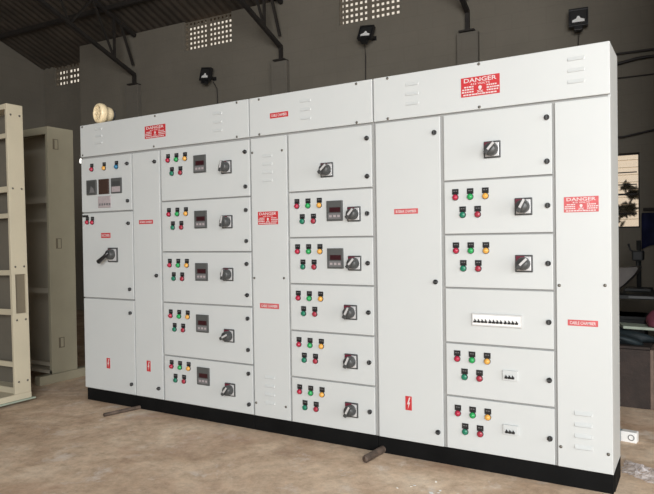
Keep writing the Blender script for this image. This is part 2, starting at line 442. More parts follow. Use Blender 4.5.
# pipes and cables on the wall at the right
def wallrun(name, label, cat, pts, r, m='conduit'):
    mb = MB(); mb.tube([wp(*p) for p in pts], r, m, 8)
    return tag(link(name, mb.mesh(name)), label, cat)
wallrun('conduit', 'upper of two dark pipes crossing the wall right of the tall white cabinets', 'pipe', [(-2.08, .03, 3.49), (4.9, .03, 3.47)], .014)
wallrun('cable', 'thick black cable sagging just under the dark wall pipe at the upper right', 'cable', [(-2.08, .04, 3.33), (-.5, .04, 3.36), (-.25, .04, 3.40), (-.05, .04, 3.405), (.5, .04, 3.43), (1.5, .04, 3.44)], .018, 'cable')
wallrun('conduit', 'thin grey pipe on the wall, third line down from the top at the right', 'pipe', [(-2.08, .02, 3.21), (4.9, .02, 3.18)], .008)
wallrun('cable', 'black cable sagging above the bright window', 'cable', [(-1.6, .05, 2.62), (-.8, .05, 2.50), (-.4, .05, 2.50), (-.1, .05, 2.55), (.3, .05, 2.68), (.6, .05, 2.9)], .012, 'cable')
wallrun('conduit', 'dark pipe running along the wall from the right side of the bright window', 'pipe', [(-.20, .03, 1.64), (4.9, .03, 1.62)], .02)

# floodlights
def flood(a, z, tilt, turn, label, wire):
    o = thing('floodlight', label, 'floodlight', wp(a, .0, z), (0, 0, AW), 'black floodlights on the back wall')
    def sub(nm, mbx, mt=None, par=None):
        me = mbx.mesh(nm)
        if mt is not None: me.transform(mt)
        q = bpy.data.objects.new(nm, me); COL.objects.link(q); q.parent = par or o; return q
    mt = Matrix.Translation((0, -.16, 0)) @ Matrix.Scale(.80, 4) @ Matrix.Rotation(turn, 4, 'Z') @ Matrix.Rotation(tilt[1], 4, 'Y') @ Matrix.Rotation(-tilt[0], 4, 'X')
    m = MB()
    m.box(-.135, .135, -.03, .05, -.135, -.105, 'black', .004); m.box(-.135, .135, -.03, .05, .105, .135, 'black', .004)
    m.box(-.135, -.105, -.03, .05, -.105, .105, 'black', .004); m.box(.105, .135, -.03, .05, -.105, .105, 'black', .004)
    m.box(-.12, .12, .03, .05, -.12, .12, 'black')
    for k in range(7): m.box(-.1+k*.03, -.092+k*.03, .05, .075, -.1, .1, 'black')
    m.box(-.06, .06, -.03, .06, -.20, -.135, 'black', .004)
    hs = sub('housing', m, mt)
    m = MB(); m.box(-.105, .105, -.016, -.013, -.105, .105, 'flood_glass'); sub('glass', m, mt)
    m = MB(); m.poly([(-.085, -.018, -.075), (.085, -.018, -.075), (.085, -.018, -.04), (.03, -.018, -.02), (.012, -.018, .015), (-.015, -.018, .015), (-.03, -.018, -.02), (-.085, -.018, -.045)], 'led_chip', (0, -.002, 0)); sub('reflector', m, mt)
    m = MB()
    m.bar((.075, -.13, -.05), (.075, -.012, -.05), .006, .035, 'black'); m.bar((.045, -.13, -.05), (.045, -.012, -.05), .006, .035, 'black'); m.box(.03, .09, -.012, 0, -.08, -.02, 'black')
    sub('bracket', m)
    m = MB(); m.tube([(q[0], -q[1], q[2]) for q in wire], .007, 'cable', 6); sub('cable', m)
flood(-6.51, 4.05, (.15, .14), -.1, 'black floodlight under the left perforated grille', [(.1, .1, -.12), (.12, .03, -.22), (.13, .02, -.6), (.13, .02, -1.3)])
flood(-3.65, 4.24, (.38, .10), 0, 'black floodlight under the right perforated grille, tilted down', [(-.04, .12, -.15), (-.07, .03, -.3), (-.08, .02, -.66), (-.14, .02, -.85), (-.18, .02, -1.5)])
flood(-.87, 3.95, (.12, 0), .1, 'black floodlight above the right end of the white cabinets', [(-.0, .1, -.18), (-.02, .02, -.28), (-.025, .012, -.43)])
# small white bulb in the recessed corner
m = MB(); m.lathe([(0, 0), (.02, .0), (.02, .04), (.014, .05)], 'conduit', Matrix.Rotation(PI/2, 4, 'X')); hold = m
bo = thing('wall_bulb', 'small white light bulb on the far wall beside the left end of the white cabinets', 'bulb', wp(-10.08, -RD, 2.99), (0, 0, AW))
q = bpy.data.objects.new('bulb_holder', m.mesh('bulb_holder')); COL.objects.link(q); q.parent = bo
m = MB(); m.lathe([(.012, 0), (.022, -.02), (.028, -.06), (.022, -.09), (0, -.1)], 'bulb', Matrix.Translation((0, -.062, .014)))
q = bpy.data.objects.new('bulb_glass', m.mesh('bulb_glass')); COL.objects.link(q); q.parent = bo

# ------------------------------------------------------------------ switchboard
BZ, TZ = .10, 2.35
MESH = {}
def cached(key, fn):
    if key not in MESH: MESH[key] = fn()
    return MESH[key]
RX = Matrix.Rotation(PI/2, 4, 'X')           # local +Z -> world -Y
def lamp_mesh(lens, button=False):
    m = MB()
    m.lathe([(.019, 0), (.019, .006), (.0155, .008)], 'black' if not button else 'black', RX, 20)
    if button: m.lathe([(.0165, .006), (.0165, .014), (.014, .017), (0, .0175)], lens, RX, 20)
    else: m.lathe([(.0170, .006), (.0165, .014), (.012, .021), (.005, .0235), (0, .024)], lens, RX, 20)
    return m.mesh('lamp')
def legend_mesh():
    m = MB(); m.box(-.0195, .0195, -.004, 0, -.0155, .0165, 'black', .001)
    m.box(-.011, -.002, -.0045, -.004, .001, .006, 'mgrey'); m.box(.003, .011, -.0045, -.004, .001, .006, 'mgrey')
    return m.mesh('legend')
def latch_mesh():
    m = MB(); m.lathe([(.0, 0), (.0135, 0), (.0145, .012), (.011, .016), (.0, .016)], 'black', RX, 20, False)
    m.box(-.012, .012, -.022, -.014, -.004, .004, 'charcoal', .001)
    return m.mesh('latch')
def switch_base():
    m = MB(); m.box(-.048, .048, -.010, 0, -.048, .048, 'charcoal', .004)
    m.box(-.039, .039, -.0115, -.009, -.039, .039, 'silver', .002)
    m.poly([(-.042, -.0115, .042), (.008, -.0115, .042), (-.042, -.0115, -.008)], 'redbit', (0, -.001, 0))
    return m.mesh('switch_base')
def switch_knob():
    m = MB(); m.lathe([(.0365, .010), (.0365, .034), (.033, .056), (.025, .062), (0, .062)], 'charcoal', RX, 28)
    # grip bar and silver pointer
    m.box(-.011, .011, -.078, -.054, -.036, .042, 'charcoal', .003)
    m.box(-.0065, .0065, -.080, -.077, -.010, .041, 'silver', .001)
    return m.mesh('switch_knob')
def screw_mesh():
    m = MB(); m.lathe([(.0085, 0), (.0085, .003), (.004, .005), (0, .005)], 'screw', RX, 12); return m.mesh('screw')
def relay_mesh():
    m = MB(); m.box(-.060, .060, -.012, 0, -.066, .066, 'dgrey', .003)
    m.box(-.036, .046, -.0135, -.011, -.010, .022, 'ledred'); m.box(-.046, .048, -.0135, -.011, -.054, -.016, 'mgrey')
    for k in range(3): m.box(-.036+k*.03, -.018+k*.03, -.0145, -.013, -.042, -.028, 'pgrey')
    return m.mesh('relay')
def breaker_mesh(nt, groups, w, h):
    m = MB(); m.box(-w/2, w/2, -.012, 0, -h/2, h/2, 'stripgrey' if groups > 1 else 'white', .002)
    if groups > 1:
        m.box(-w/2+.008, w/2-.008, -.016, -.011, -h/2+.008, h/2-.008, 'paper')
    gw = (w-.026)/groups
    for g in range(groups):
        x0 = -w/2+.013+g*gw
        for k in range(nt):
            c = x0 + gw*(k+.5)/nt*.96
            hw = gw/nt*.40
            m.box(c-hw, c+hw, -.024, -.012, -.016, -.006, 'black', .001)
            m.poly([(c-hw*.55, -.016, -.006), (c+hw*.55, -.016, -.006), (c, -.03, .007)], 'black', (0, .004, 0))
    return m.mesh('breaker')
def louvres(n, pitch, w=.088, d=.005):
    def f():
        m = MB()
        for k in range(n):
            z = ((n-1)/2-k)*pitch; h = w/2
            # pressed louvre: slopes out from the sheet towards its open lower lip
            a = [(-h, 0, z+.013), (h, 0, z+.013), (h-.006, -d, z-.006), (-h+.006, -d, z-.006)]
            m.poly(a, 'white', (0, .0012, -.0012))
            m.poly([(-h, 0, z+.013), (-h+.006, -d, z-.006), (-h+.002, 0, z-.008)], 'white'); m.poly([(h, 0, z+.013), (h-.006, -d, z-.006), (h-.002, 0, z-.008)], 'white')
            if d > .006: m.box(-h+.006, h-.006, -.0006, 0, z-.009, z-.005, 'gap_shade')
        return m.mesh('louvres')
    return cached(('louv', n, pitch, w, d), f)

def door(cab, u0, u1, z0, z1, name='compartment_door', th=.018):
    c = ((u0+u1)/2, 0, (z0+z1)/2)
    m = MB(); m.box(u0-c[0], u1-c[0], 0, th, z0-c[2], z1-c[2], 'white', .003)
    return link(name, m.mesh(name), cab, c)
def at(par, key, fn, name, u, z, y=0, rot=(0, 0, 0), label=None):
    o = link(name, cached(key, fn), par, (u, y, z), rot)
    if label: o['label'] = label
    return o
LN = {'lens_red': 'red', 'lens_green': 'green', 'lens_yellow': 'amber', 'lens_blue': 'blue', 'btn_green': 'dark green', 'btn_red': 'dark red'}
def lamp(d, u, z, lens):
    b = lens.startswith('btn')
    at(d, ('lamp', lens), lambda: lamp_mesh(lens, b), 'push_button' if b else 'indicator_lamp', u, z-.013, label='%s %s' % (LN[lens], 'push button' if b else 'indicator lamp'))
    at(d, 'legend', legend_mesh, 'legend_plate', u, z+.019)
def lamps(d, u, zr, ul, du=.0885):
    """row of three lamps with two push buttons under it"""
    for k, c in enumerate(('lens_red', 'lens_green', 'lens_yellow')): lamp(d, u+k*du, zr, c)
    for k, c in enumerate(('btn_green', 'btn_red')): lamp(d, ul+k*.0885, zr-.103, c)
def latch(d, u, z): at(d, 'latch', latch_mesh, 'latch', u, z, rot=(0, random.choice((0, PI/2, PI/2)), 0))
def rotary(d, u, z, ang):
    at(d, 'swb', switch_base, 'switch_plate', u, z); at(d, 'swk', switch_knob, 'rotary_switch', u, z, rot=(0, ang, 0), label='black rotary switch with a silver pointer')
def screw(d, *pts):
    for u, z in pts: at(d, 'screw', screw_mesh, 'screw', u, z)
def danger(par, cx, cz, w, h, red='sign_red', full=True):
    m = MB(); m.box(-w/2, w/2, -.0018, 0, -h/2, h/2, red)
    y = -.0021
    m.text('DANGER', h*.30, 0, y, h*.335, 'sign_white', width=w*.84)
    m.text('415 VOLTS', h*.13, 0, y, h*.13, 'sign_white', width=w*.5)
    # skull and crossbones
    c = [(.085*h*1.1*math.cos(2*PI*k/14), y, .10*h*math.sin(2*PI*k/14)-.08*h) for k in range(14)]
    m.poly(c, 'sign_white', (0, -.0003, 0)); m.poly([(-.05*h, y, -.17*h), (.05*h, y, -.17*h), (.05*h, y, -.22*h), (-.05*h, y, -.22*h)], 'sign_white', (0, -.0003, 0))
    m.bar((-.16*h, y, -.33*h), (.16*h, y, -.24*h), .0008, .03*h, 'sign_white'); m.bar((-.16*h, y, -.24*h), (.16*h, y, -.33*h), .0008, .03*h, 'sign_white')
    rr = random.Random(8)
    for sx in (-1, 1):
        for q, zz in enumerate((0, -.13, -.26)):
            x = .17*w
            while x < .43*w:
                l = rr.uniform(.03, .07)*w
                m.box(sx*x if sx > 0 else -x-l, sx*x+l if sx > 0 else -x, y-.0003, y, (zz-.035)*h, (zz+.035)*h, 'sign_white'); x += l+.015*w
    x = -.44*w
    while x < .42*w:
        l = rr.uniform(.03, .08)*w; m.box(x, min(x+l, .45*w), y-.0003, y, -.44*h, -.37*h, 'sign_white'); x += l+.015*w
    o = link('danger_sign', m.mesh('danger_sign'), par, (cx, 0, cz)); o['label'] = 'red danger sign with white lettering'
    return o
def strip(par, cx, cz, w, h, txt, red='sign_faded'):
    m = MB(); m.box(-w/2, w/2, -.0015, 0, -h/2, h/2, red); m.text(txt, h*.72, 0, -.0018, 0, 'sign_white', width=w*.86)
    link('name_strip', m.mesh('name_strip'), par, (cx, 0, cz))['label'] = 'narrow red name strip with white lettering'
def bolt(par, cx, cz, w=.042, h=.086):
    m = MB(); m.box(-w/2, w/2, -.0015, 0, -h/2, h/2, 'sign_red')
    P = [(.1, .42), (.3, .42), (.05, .06), (.25, .08), (-.12, -.42), (-.02, -.06), (-.25, -.10)]
    m.poly([(x*w, -.0016, z*h) for x, z in P], 'sign_white', (0, -.0004, 0))
    link('shock_sign', m.mesh('shock_sign'), par, (cx, 0, cz))['label'] = 'small upright red sign with a white lightning bolt'

def cabinet(label, x0, x1):
    c = thing('switchboard_cabinet', label, 'switchboard', ((x0+x1)/2, .17, 0))
    m = MB(); cx = (x0+x1)/2
    m.box(x0-cx, x1-cx, .024-.17, .34-.17, BZ, TZ, 'white', .003)
    if x1 > 4: m.box(x1-cx-.012, x1-cx, .0-.17+.0185, .0245-.17, BZ, TZ, 'white')
    link('body', m.mesh('body'), c, (cx, .17, 0))
    m = MB(); m.box(x0-cx+.001, x1-cx-(.013 if x1 > 4 else .001), .0185-.17, .0235-.17, BZ+.002, TZ-.002, 'gap_shade')
    link('front_frame', m.mesh('front_frame'), c, (cx, .17, 0))['label'] = 'frame behind the doors, coloured grey to stand in for shade in the gaps'
    m = MB(); e0 = .015 if x0 < .1 else 0.0; 
    m.box(x0-cx+e0, x1-cx, .012-.17, .06-.17, 0, BZ, 'black_base', .003); m.box(x0-cx+e0, x1-cx, .30-.17, .345-.17, 0, BZ, 'black_base', .003)
    m.box(x0-cx+e0, x0-cx+e0+.05, .06-.17, .30-.17, 0, BZ, 'black_base'); m.box(x1-cx-.05, x1-cx+(.004 if x1 > 4 else 0), .05-.17, .30-.17, 0, BZ, 'black_base')
    link('base_channel', m.mesh('base_channel'), c, (cx, .17, 0))['label'] = 'black steel base channel'
    return c
W1, W2, WE = 1.8213, 2.7985, 4.157
g = .002
# ---- section A
A = cabinet('white switchboard cabinet at the left end, with three square meters and five drawers of lamps', 0, W1-g)
h = door(A, .001, W1-g-.004, 2.079, TZ-.001, 'header_cover')
danger(h, .895, 2.212, .225, .098)
at(h, None, lambda: None, 'x', 0, 0) if False else None
link('louvres', louvres(3, .058), h, (.236, 0, 2.24)); link('louvres', louvres(3, .062), h, (1.532, 0, 2.215))
screw(h, (.03, 2.335), (.03, 2.095), (.897, 2.332), (.88, 2.096), (1.714, 2.335), (1.71, 2.092))
d = door(A, .006, .618, 1.609, 2.062)
for u, l in ((.145, 'lens_red'), (.30, 'lens_yellow'), (.45, 'lens_blue')): lamp(d, u, 1.98, l)
def meter(kind):
    m = MB()
    if kind == 3: m.box(-.076, .076, -.010, 0, -.048, .048, 'pgrey', .003); [m.box(-.06+k*.03, -.042+k*.03, -.012, -.01, -.03, -.012, 'mgrey') for k in range(5)]
    else:
        m.box(-.062, .062, -.012, 0, -.063, .063, 'dgrey' if kind != 1 else 'brown', .003)
        if kind == 0:
            m.box(-.05, .05, -.0135, -.011, -.05, .05, 'charcoal'); m.poly([(-.02, -.014, -.045), (.048, -.014, -.045), (.03, -.014, -.01), (.0, -.014, .012), (-.01, -.014, -.02)], 'mgrey', (0, -.001, 0))
        if kind == 1: m.box(-.05, .05, -.0135, -.011, -.05, .05, 'brown')
        if kind == 2: m.box(-.05, .05, -.0135, -.011, .0, .035, 'charcoal'); m.box(-.05, .05, -.0135, -.011, -.052, -.008, 'pgrey')
    return m.mesh('meter')
for k, u in enumerate((.142, .296, .448)): at(d, ('meter', k), lambda: meter(k), 'panel_meter', u, 1.814, label=['dark grey dial meter', 'dark brown meter', 'grey meter with a pale lower half'][k])
at(d, ('meter', 3), lambda: meter(3), 'panel_meter', .298, 1.687, label='wide pale grey meter')
latch(d, .578, 1.985); latch(d, .577, 1.684)
d = door(A, .006, .620, .885, 1.597)
lamp(d, .075, 1.535, 'lens_red'); lamp(d, .14, 1.532, 'lens_red')
m = MB(); m.box(-.035, .035, -.004, 0, -.009, .009, 'black'); link('legend_plate', m.mesh('legend_plate'), d, (.05, 0, 1.575))
strip(d, .301, 1.407, .115, .042, 'INCOMER', 'sign_red')
m = MB(); m.box(-.058, .058, -.012, 0, -.060, .060, 'charcoal', .004); m.box(-.047, .047, -.0135, -.011, -.049, .049, 'silver', .002)
m.poly([(-.047, -.0135, .049), (-.01, -.0135, .049), (-.047, -.0135, .01)], 'redbit', (0, -.001, 0))
link('switch_plate', m.mesh('switch_plate'), d, (.39, 0, 1.245))
m = MB(); m.lathe([(.042, .010), (.042, .03), (.036, .055), (.03, .06), (0, .06)], 'charcoal', RX, 28)
m.tube([(.02, -.06, .02), (-.03, -.066, -.018), (-.07, -.07, -.045), (-.095, -.07, -.06)], [.016, .015, .017, .02], 'black', 12)
link('rotary_lever', m.mesh('rotary_lever'), d, (.385, 0, 1.25))['label'] = 'large black switch with a long lever handle'
latch(d, .580, 1.502); latch(d, .583, .967)
d = door(A, .006, .622, .110, .873)
bolt(d, .303, .34); latch(d, .583, .774); latch(d, .584, .195)
d = door(A, .634, .932, .110, 2.062, 'chamber_door')
strip(d, .776, 1.507, .155, .032, 'BUSBAR CHAMBER', 'sign_red'); bolt(d, .777, .36); latch(d, .888, 1.977); latch(d, .888, 1.083); latch(d, .89, .194)
rows = [(1.665, 2.062), (1.273, 1.655), (.881, 1.263), (.468, .871), (.110, .458)]
sp = [(1.988, 1.924, 1.882, (1.978, 1.732), .25), (1.572, 1.510, 1.486, (1.565, 1.345), .25), (1.180, 1.119, 1.105, (1.182, .96), .2), (.788, .733, .659, (.793, .569), 1.1), (.395, .338, .266, (.400, .180), .7)]
for (z0, z1), (zl, zd, zh, zk, ang) in zip(rows, sp):
    d = door(A, .952, 1.817, z0, z1)
    lamps(d, 1.031, zl, 1.070, .0885)
    at(d, 'relay', relay_mesh, 'relay_display', 1.357, zd, label='grey relay with a dark red display')
    rotary(d, 1.612, zh, ang)
    for z in zk: latch(d, 1.784, z)
# ---- section B
Bc = cabinet('white middle switchboard cabinet with a louvred cover on its left and six drawers', W1, W2-g)
h = door(Bc, W1+.004, W2-g-.004, 2.079, TZ-.001, 'header_cover')
strip(h, 2.08, 2.206, .152, .036, 'CABLE CHAMBER', 'sign_red'); link('louvres', louvres(3, .058), h, (2.296, 0, 2.216))
screw(h, (1.911, 2.332), (1.911, 2.089), (2.682, 2.334), (2.682, 2.089))
d = door(Bc, 1.832, 2.137, .108, 2.064, 'side_cover')
link('louvres', louvres(4, .057), d, (1.975, 0, 1.848)); link('louvres', louvres(4, .060, .088, .009), d, (1.967, 0, .30))
danger(d, 1.973, 1.503, .172, .090); strip(d, 1.974, .890, .163, .036, 'CABLE CHAMBER')
screw(d, (1.846, 1.966), (2.101, 1.962), (1.847, 1.083), (2.102, 1.087), (1.846, .199), (2.101, .201))
rows = [(1.675, 2.064), (1.367, 1.665), (1.055, 1.357), (.738, 1.045), (.421, .728), (.108, .411)]
for k, (z0, z1) in enumerate(rows):
    d = door(Bc, 2.153, 2.783, z0, z1)
    if k == 0:
        rotary(d, 2.458, 1.803, .85); latch(d, 2.754, 1.982); latch(d, 2.754, 1.743); continue
    zl = (1.588, 1.283, .969, .655, .334)[k-1]
    lamps(d, 2.218, zl, 2.259, .0885)
    if k < 3: at(d, 'relay', relay_mesh, 'relay_display', 2.513, (1.534, 1.224)[k-1], label='grey relay with a dark red display')
    rotary(d, (2.655, 2.655, 2.620, 2.620, 2.618)[k-1], (1.508, 1.194, .878, .562, .248)[k-1], (.75, .75, .5, .45, .5)[k-1])
    latch(d, 2.750, (1.509, 1.195, .883, .566, .253)[k-1])
# ---- section C
Cc = cabinet('white switchboard cabinet at the right end, with a tall plain door and twelve-toggle breaker strip', W2, WE)
h = door(Cc, W2+.004, WE-.0, 2.079, TZ-.001, 'header_cover')
danger(h, 3.48, 2.212, .224, .110); link('louvres', louvres(3, .058), h, (3.063, 0, 2.22)); link('louvres', louvres(3, .060), h, (3.994, 0, 2.222))
screw(h, (2.9, 2.337), (2.9, 2.089), (3.474, 2.336), (3.475, 2.091))
d = door(Cc, 2.812, 3.236, .106, 2.066, 'chamber_door')
strip(d, 3.013, 1.513, .157, .032, 'BUSBAR CHAMBER'); bolt(d, 3.014, .339); latch(d, 3.203, 1.973); latch(d, 3.200, 1.087); latch(d, 3.204, .19)
rows = [(1.684, 2.066), (1.371, 1.674), (1.059, 1.361), (.736, 1.049), (.423, .726), (.108, .413)]
for k, (z0, z1) in enumerate(rows):
    d = door(Cc, 3.258, 3.868, z0, z1)
    if k == 0:
        rotary(d, 3.546, 1.843, .75); latch(d, 3.844, 1.991); latch(d, 3.844, 1.754); continue
    if k != 3: lamps(d, 3.327, (1.596, 1.285, 0, .653, .333)[k-1], 3.370, .0885)
    if k < 3: rotary(d, 3.716, (1.515, 1.2)[k-1], (.5, .8)[k-1])
    if k == 3: at(d, 'strip', lambda: breaker_mesh(4, 3, .285, .072), 'breaker_strip', 3.56, .877, label='white breaker strip with twelve black toggles')
    if k > 3: at(d, 'mcb', lambda: breaker_mesh(3, 1, .084, .056), 'circuit_breaker', 3.634, (.572, .266)[k-4], label='white three pole breaker with black toggles')
    latch(d, 3.845, (1.516, 1.202, .883, .568, .25)[k-1])
d = door(Cc, 3.884, WE, .106, 2.066, 'side_cover')
danger(d, 4.013, 1.515, .172, .082, 'sign_faded'); strip(d, 4.016, .887, .15, .032, 'CABLE CHAMBER')
link('louvres', louvres(4, .060, .092, .012), d, (4.015, 0, .315)); screw(d, (3.9, .214), (4.135, .211), (3.9, 1.084), (4.126, 1.09))
# ------------------------------------------------------------------ horn on top
hn = thing('horn', 'cream round horn with a ribbed face lying on the left white cabinet top', 'horn', (.22, .09, TZ))
ax = Matrix.Translation((.0, -.055, .086)) @ Matrix.Rotation(math.radians(-13), 4, 'Z') @ RX
m = MB(); m.lathe([(.050, -.095), (.058, -.088), (.064, -.06), (.064, -.035), (.076, -.028), (.085, -.018), (.085, .01), (.080, .024), (.070, .032), (.060, .026), (.056, -.015)], 'horn', ax, 32)
hb = link('horn_body', m.mesh('horn_body'), hn, (.22, .09, TZ))
m = MB(); m.lathe([(.056, -.015), (.0, -.02)], 'horn_dark', ax, 32)
link('hollow', m.mesh('hollow'), hb, (.22, .09, TZ))
m = MB()
for k in range(8):
    t = 2*PI*k/8
    a_ = ax @ Vector((.016*math.cos(t), .016*math.sin(t), .012)); b_ = ax @ Vector((.064*math.cos(t), .064*math.sin(t), .022)); m.bar(a_, b_, .008, .014, 'horn')
m.lathe([(0, .022), (.012, .02), (.017, .012), (.017, -.018)], 'horn', ax, 20)
link('face_ribs', m.mesh('face_ribs'), hb, (.22, .09, TZ))
m = MB(); m.lathe([(0, -.118), (.043, -.118), (.046, -.1), (.050, -.096)], 'mgrey', ax, 24)
link('rear_cap', m.mesh('rear_cap'), hb, (.22, .09, TZ))

# ------------------------------------------------------------------ bare cream enclosures at the left
def frame_rack():
    x1, y0, y1, top, zb = -.372, -.40, -.255, 2.50, .06
    r = thing('equipment_rack', 'bare cream steel rack frame with cross rails, cut off by the left picture edge', 'rack', (-1.0, -.33, 0))
    O = (-1.0, -.33, 0)
    def part(nm, m_, par=r): return link(nm, m_.mesh(nm), par, (0, 0, 0))
    # right corner post, a folded channel with an oblong cut-out
    m = MB(); t = .026
    zc0, zc1 = .735, 1.065
    for z0, z1 in ((zb, zc0), (zc1, top)): m.box(x1-t, x1, y0, y1, z0, z1, 'cream', .002)
    m.box(x1-t, x1, y0, y0+.032, zc0, zc1, 'cream'); m.box(x1-t, x1, y1-.018, y1, zc0, zc1, 'cream'); m.box(x1-t, x1-t+.01, y0+.03, y1-.015, zc0, zc1, 'knock')
    p = part('corner_post', m)
    for z in (2.41, 1.79, 1.13, .68, .16):
        for y in (y0+.035, y1-.03):
            m = MB(); m.lathe([(0, 0), (.009, 0), (.009, .0015), (0, .0015)], 'screw', Matrix.Translation((x1, y, z)) @ Matrix.Rotation(PI/2, 4, 'Y'), 12); part('bolt_hole', m, p)
    m = MB(); m.box(-1.62, -1.57, y0, y1, zb, top, 'cream', .002); part('corner_post', m)
    m = MB(); m.box(-1.57, x1-t, y0, y1, top-.045, top-.001, 'cream', .002); part('top_rail', m)
    m = MB(); m.box(-1.57, x1-t, y0+.02, y1-.002, zb, zb+.05, 'cream', .002); part('bottom_rail', m)
    for z, hh in ((2.245, .04), (1.79, .05), (1.565, .04), (1.08, .045), (.745, .05), (.30, .045)):
        m = MB(); m.box(-1.57, x1-t, y0+.04, y0+.055, z-hh/2, z+hh/2, 'cream', .002); part('cross_rail', m)
    m = MB(); m.box(-1.57, x1-t, y1-.008, y1-.002, zb+.05, top-.045, 'rack_shade'); part('shade_sheet', m)  # dark sheet stands in for the shaded open space behind the rails
    m = MB(); m.box(-1.60, x1+.005, -.75, y1+.0, 0, zb, 'cream', .003); m.box(-.42, x1+.03, -.80, y1+.02, .0, .012, 'board'); part('base_sill', m)
frame_rack()
bpy.data.objects['equipment_rack'].rotation_euler = (0, math.radians(-1.0), 0)
bpy.data.objects['equipment_rack'].location.z = .014
def open_box():
    x1, y0, y1, top, zb = -.83, .27, .555, 2.475, .085
    x0 = -1.75
    r = thing('cabinet_shell', 'empty cream sheet steel enclosure standing beside the left end of the white cabinets', 'enclosure', (-1.28, .43, 0))
    def part(nm, m_, par=r): return link(nm, m_.mesh(nm), par, (0, 0, 0))
    m = MB(); m.box(x1-.004, x1, y0, y1, zb, top, 'shell', .001); m.box(x1-.035, x1-.004, y0, y0+.003, zb, top, 'shell'); sd = part('side_panel', m)
    m = MB(); m.box(x0, x0+.004, y0, y1, zb, top, 'shell', .001); part('side_panel', m)
    m = MB(); m.box(x0+.004, x1-.004, y0, y1, top-.004, top, 'shell'); m.box(x0+.004, x1-.035, y0, y0+.004, top-.07, top-.004, 'shell'); part('top_panel', m)
    m = MB(); m.box(x0+.004, x1-.004, y1-.004, y1, zb, top-.004, 'cream_in'); part('back_panel', m)
    m = MB(); m.box(x0+.004, x1-.004, y0, y1-.004, zb, zb+.03, 'cream_in'); part('bottom_panel', m)
    for z, yy, hh in ((1.78, y0+.10, .06), (1.58, y0+.12, .03), (.88, y0+.06, .05), (.16, y0+.05, .04)):
        m = MB(); m.box(x0+.004, x1-.004, yy, yy+.012, z-hh/2, z+hh/2, 'cream_in'); part('cross_rail', m)
    for z, dy in ((2.31, .085), (1.345, .10), (.375, .11)):          # oblong knockouts in the side
        m = MB(); a, b = y0+dy-.03, y0+dy+.03
        for q in ((a, a+.006, z-.05, z+.05), (b-.006, b, z-.05, z+.05), (a, b, z-.05, z-.044), (a, b, z+.044, z+.05)):
            m.box(x1, x1+.003, q[0], q[1], q[2], q[3], 'knock')
        m.box(x1, x1+.0015, a+.006, a+.02, z-.044, z+.044, 'knock')
        part('knockout', m, sd)
    m = MB(); m.box(x1-.05, x1+.03, .12, .70, 0, zb, 'shell', .003); part('base_sill', m)
    m = MB(); m.box(x0, x0+.08, .12, .70, 0, zb, 'shell', .003); part('base_sill', m)
open_box()

# ------------------------------------------------------------------ pipes and litter on the floor
def floor_pipe(label, p, q, r_):
    m = MB(); p, q = Vector(p), Vector(q); d = (p-q).normalized()
    m.tube([q, p], r_, 'rust', 16, cap=False); m.tube([p, p+d*.0005, p+d*.0005-d*.03], [r_, r_*.8, r_*.8], 'rust', 16, cap=False)
    m.tube([p-d*.004, p-d*.0005], r_*.79, 'hole', 16)
    return tag(link('steel_pipe', m.mesh('steel_pipe')), label, 'pipe', 'steel pipes under the base')
floor_pipe('rusty steel pipe sticking out from under the joint of the middle and right cabinets', (2.815, -.20, .024), (2.83, .008, .024), .023)
floor_pipe('thin rusty pipe lying on the floor before the left cabinet', (.585, -.285, .015), (.66, .008, .015), .0145)
s = thing('socket_box', 'small white electrical socket box lying on the floor behind the right end', 'socket box', (4.13, .98, 0), (0, 0, math.radians(-8)))
for nm, mm in (('casing', 0), ('socket_ring', 1), ('end_cap', 2)):
    m = MB()
    if mm == 0: m.box(-.03, .065, -.03, .03, 0, .068, 'paper', .004)
    if mm == 1: m.lathe([(.02, 0), (.02, .003), (.015, .003), (.015, 0)], 'mgrey', Matrix.Translation((.034, -.03, .034)) @ RX, 20)
    if mm == 2: m.box(-.07, -.03, -.028, .028, 0, .066, 'bluegrey', .003)
    q = bpy.data.objects.new(nm, m.mesh(nm)); COL.objects.link(q); q.parent = s
# crumpled film
m = MB(); i = m.mi('plastic'); rr = random.Random(12); N = 12; grid = []
for a in range(N):
    row = []
    for b in range(N):
        u, v = a/(N-1)-.5, b/(N-1)-.5; rad = math.hypot(u, v)
        h_ = .004 + max(0, .045*(1-2*rad)) * rr.random() + .006*rr.random()
        row.append(m.bm.verts.new((4.245+.17*u+.01*rr.uniform(-1, 1), .42+.24*v-.1*u+.01*rr.uniform(-1, 1), h_)))
    grid.append(row)
for a in range(N-1):
    for b in range(N-1):
        f = m.bm.faces.new((grid[a][b], grid[a+1][b], grid[a+1][b+1], grid[a][b+1])); f.material_index = i
o = link('plastic_film', m.mesh('plastic_film')); tag(o, 'crumpled milky plastic film on the floor at the right cabinet foot', 'plastic sheet')
def bits(name, label, cx, cy, n_, sp_, sd):
    rr = random.Random(sd); m = MB()
    for _ in range(n_):
        x, y = cx+rr.gauss(0, sp_), cy+rr.gauss(0, sp_*.5); s_ = rr.uniform(.004, .012); t = rr.random()*PI
        m.poly([(x+s_*math.cos(t+k*PI/2)*(1.8 if k % 2 else 1), y+s_*math.sin(t+k*PI/2), .001+.003*rr.random()) for k in range(4)], 'paper', (0, 0, .002))
    tag(link(name, m.mesh(name)), label, 'litter', kind='stuff')
bits('paint_flakes', 'scatter of small pale flakes on the floor near the right cabinet foot', 3.35, -.42, 14, .16, 9)

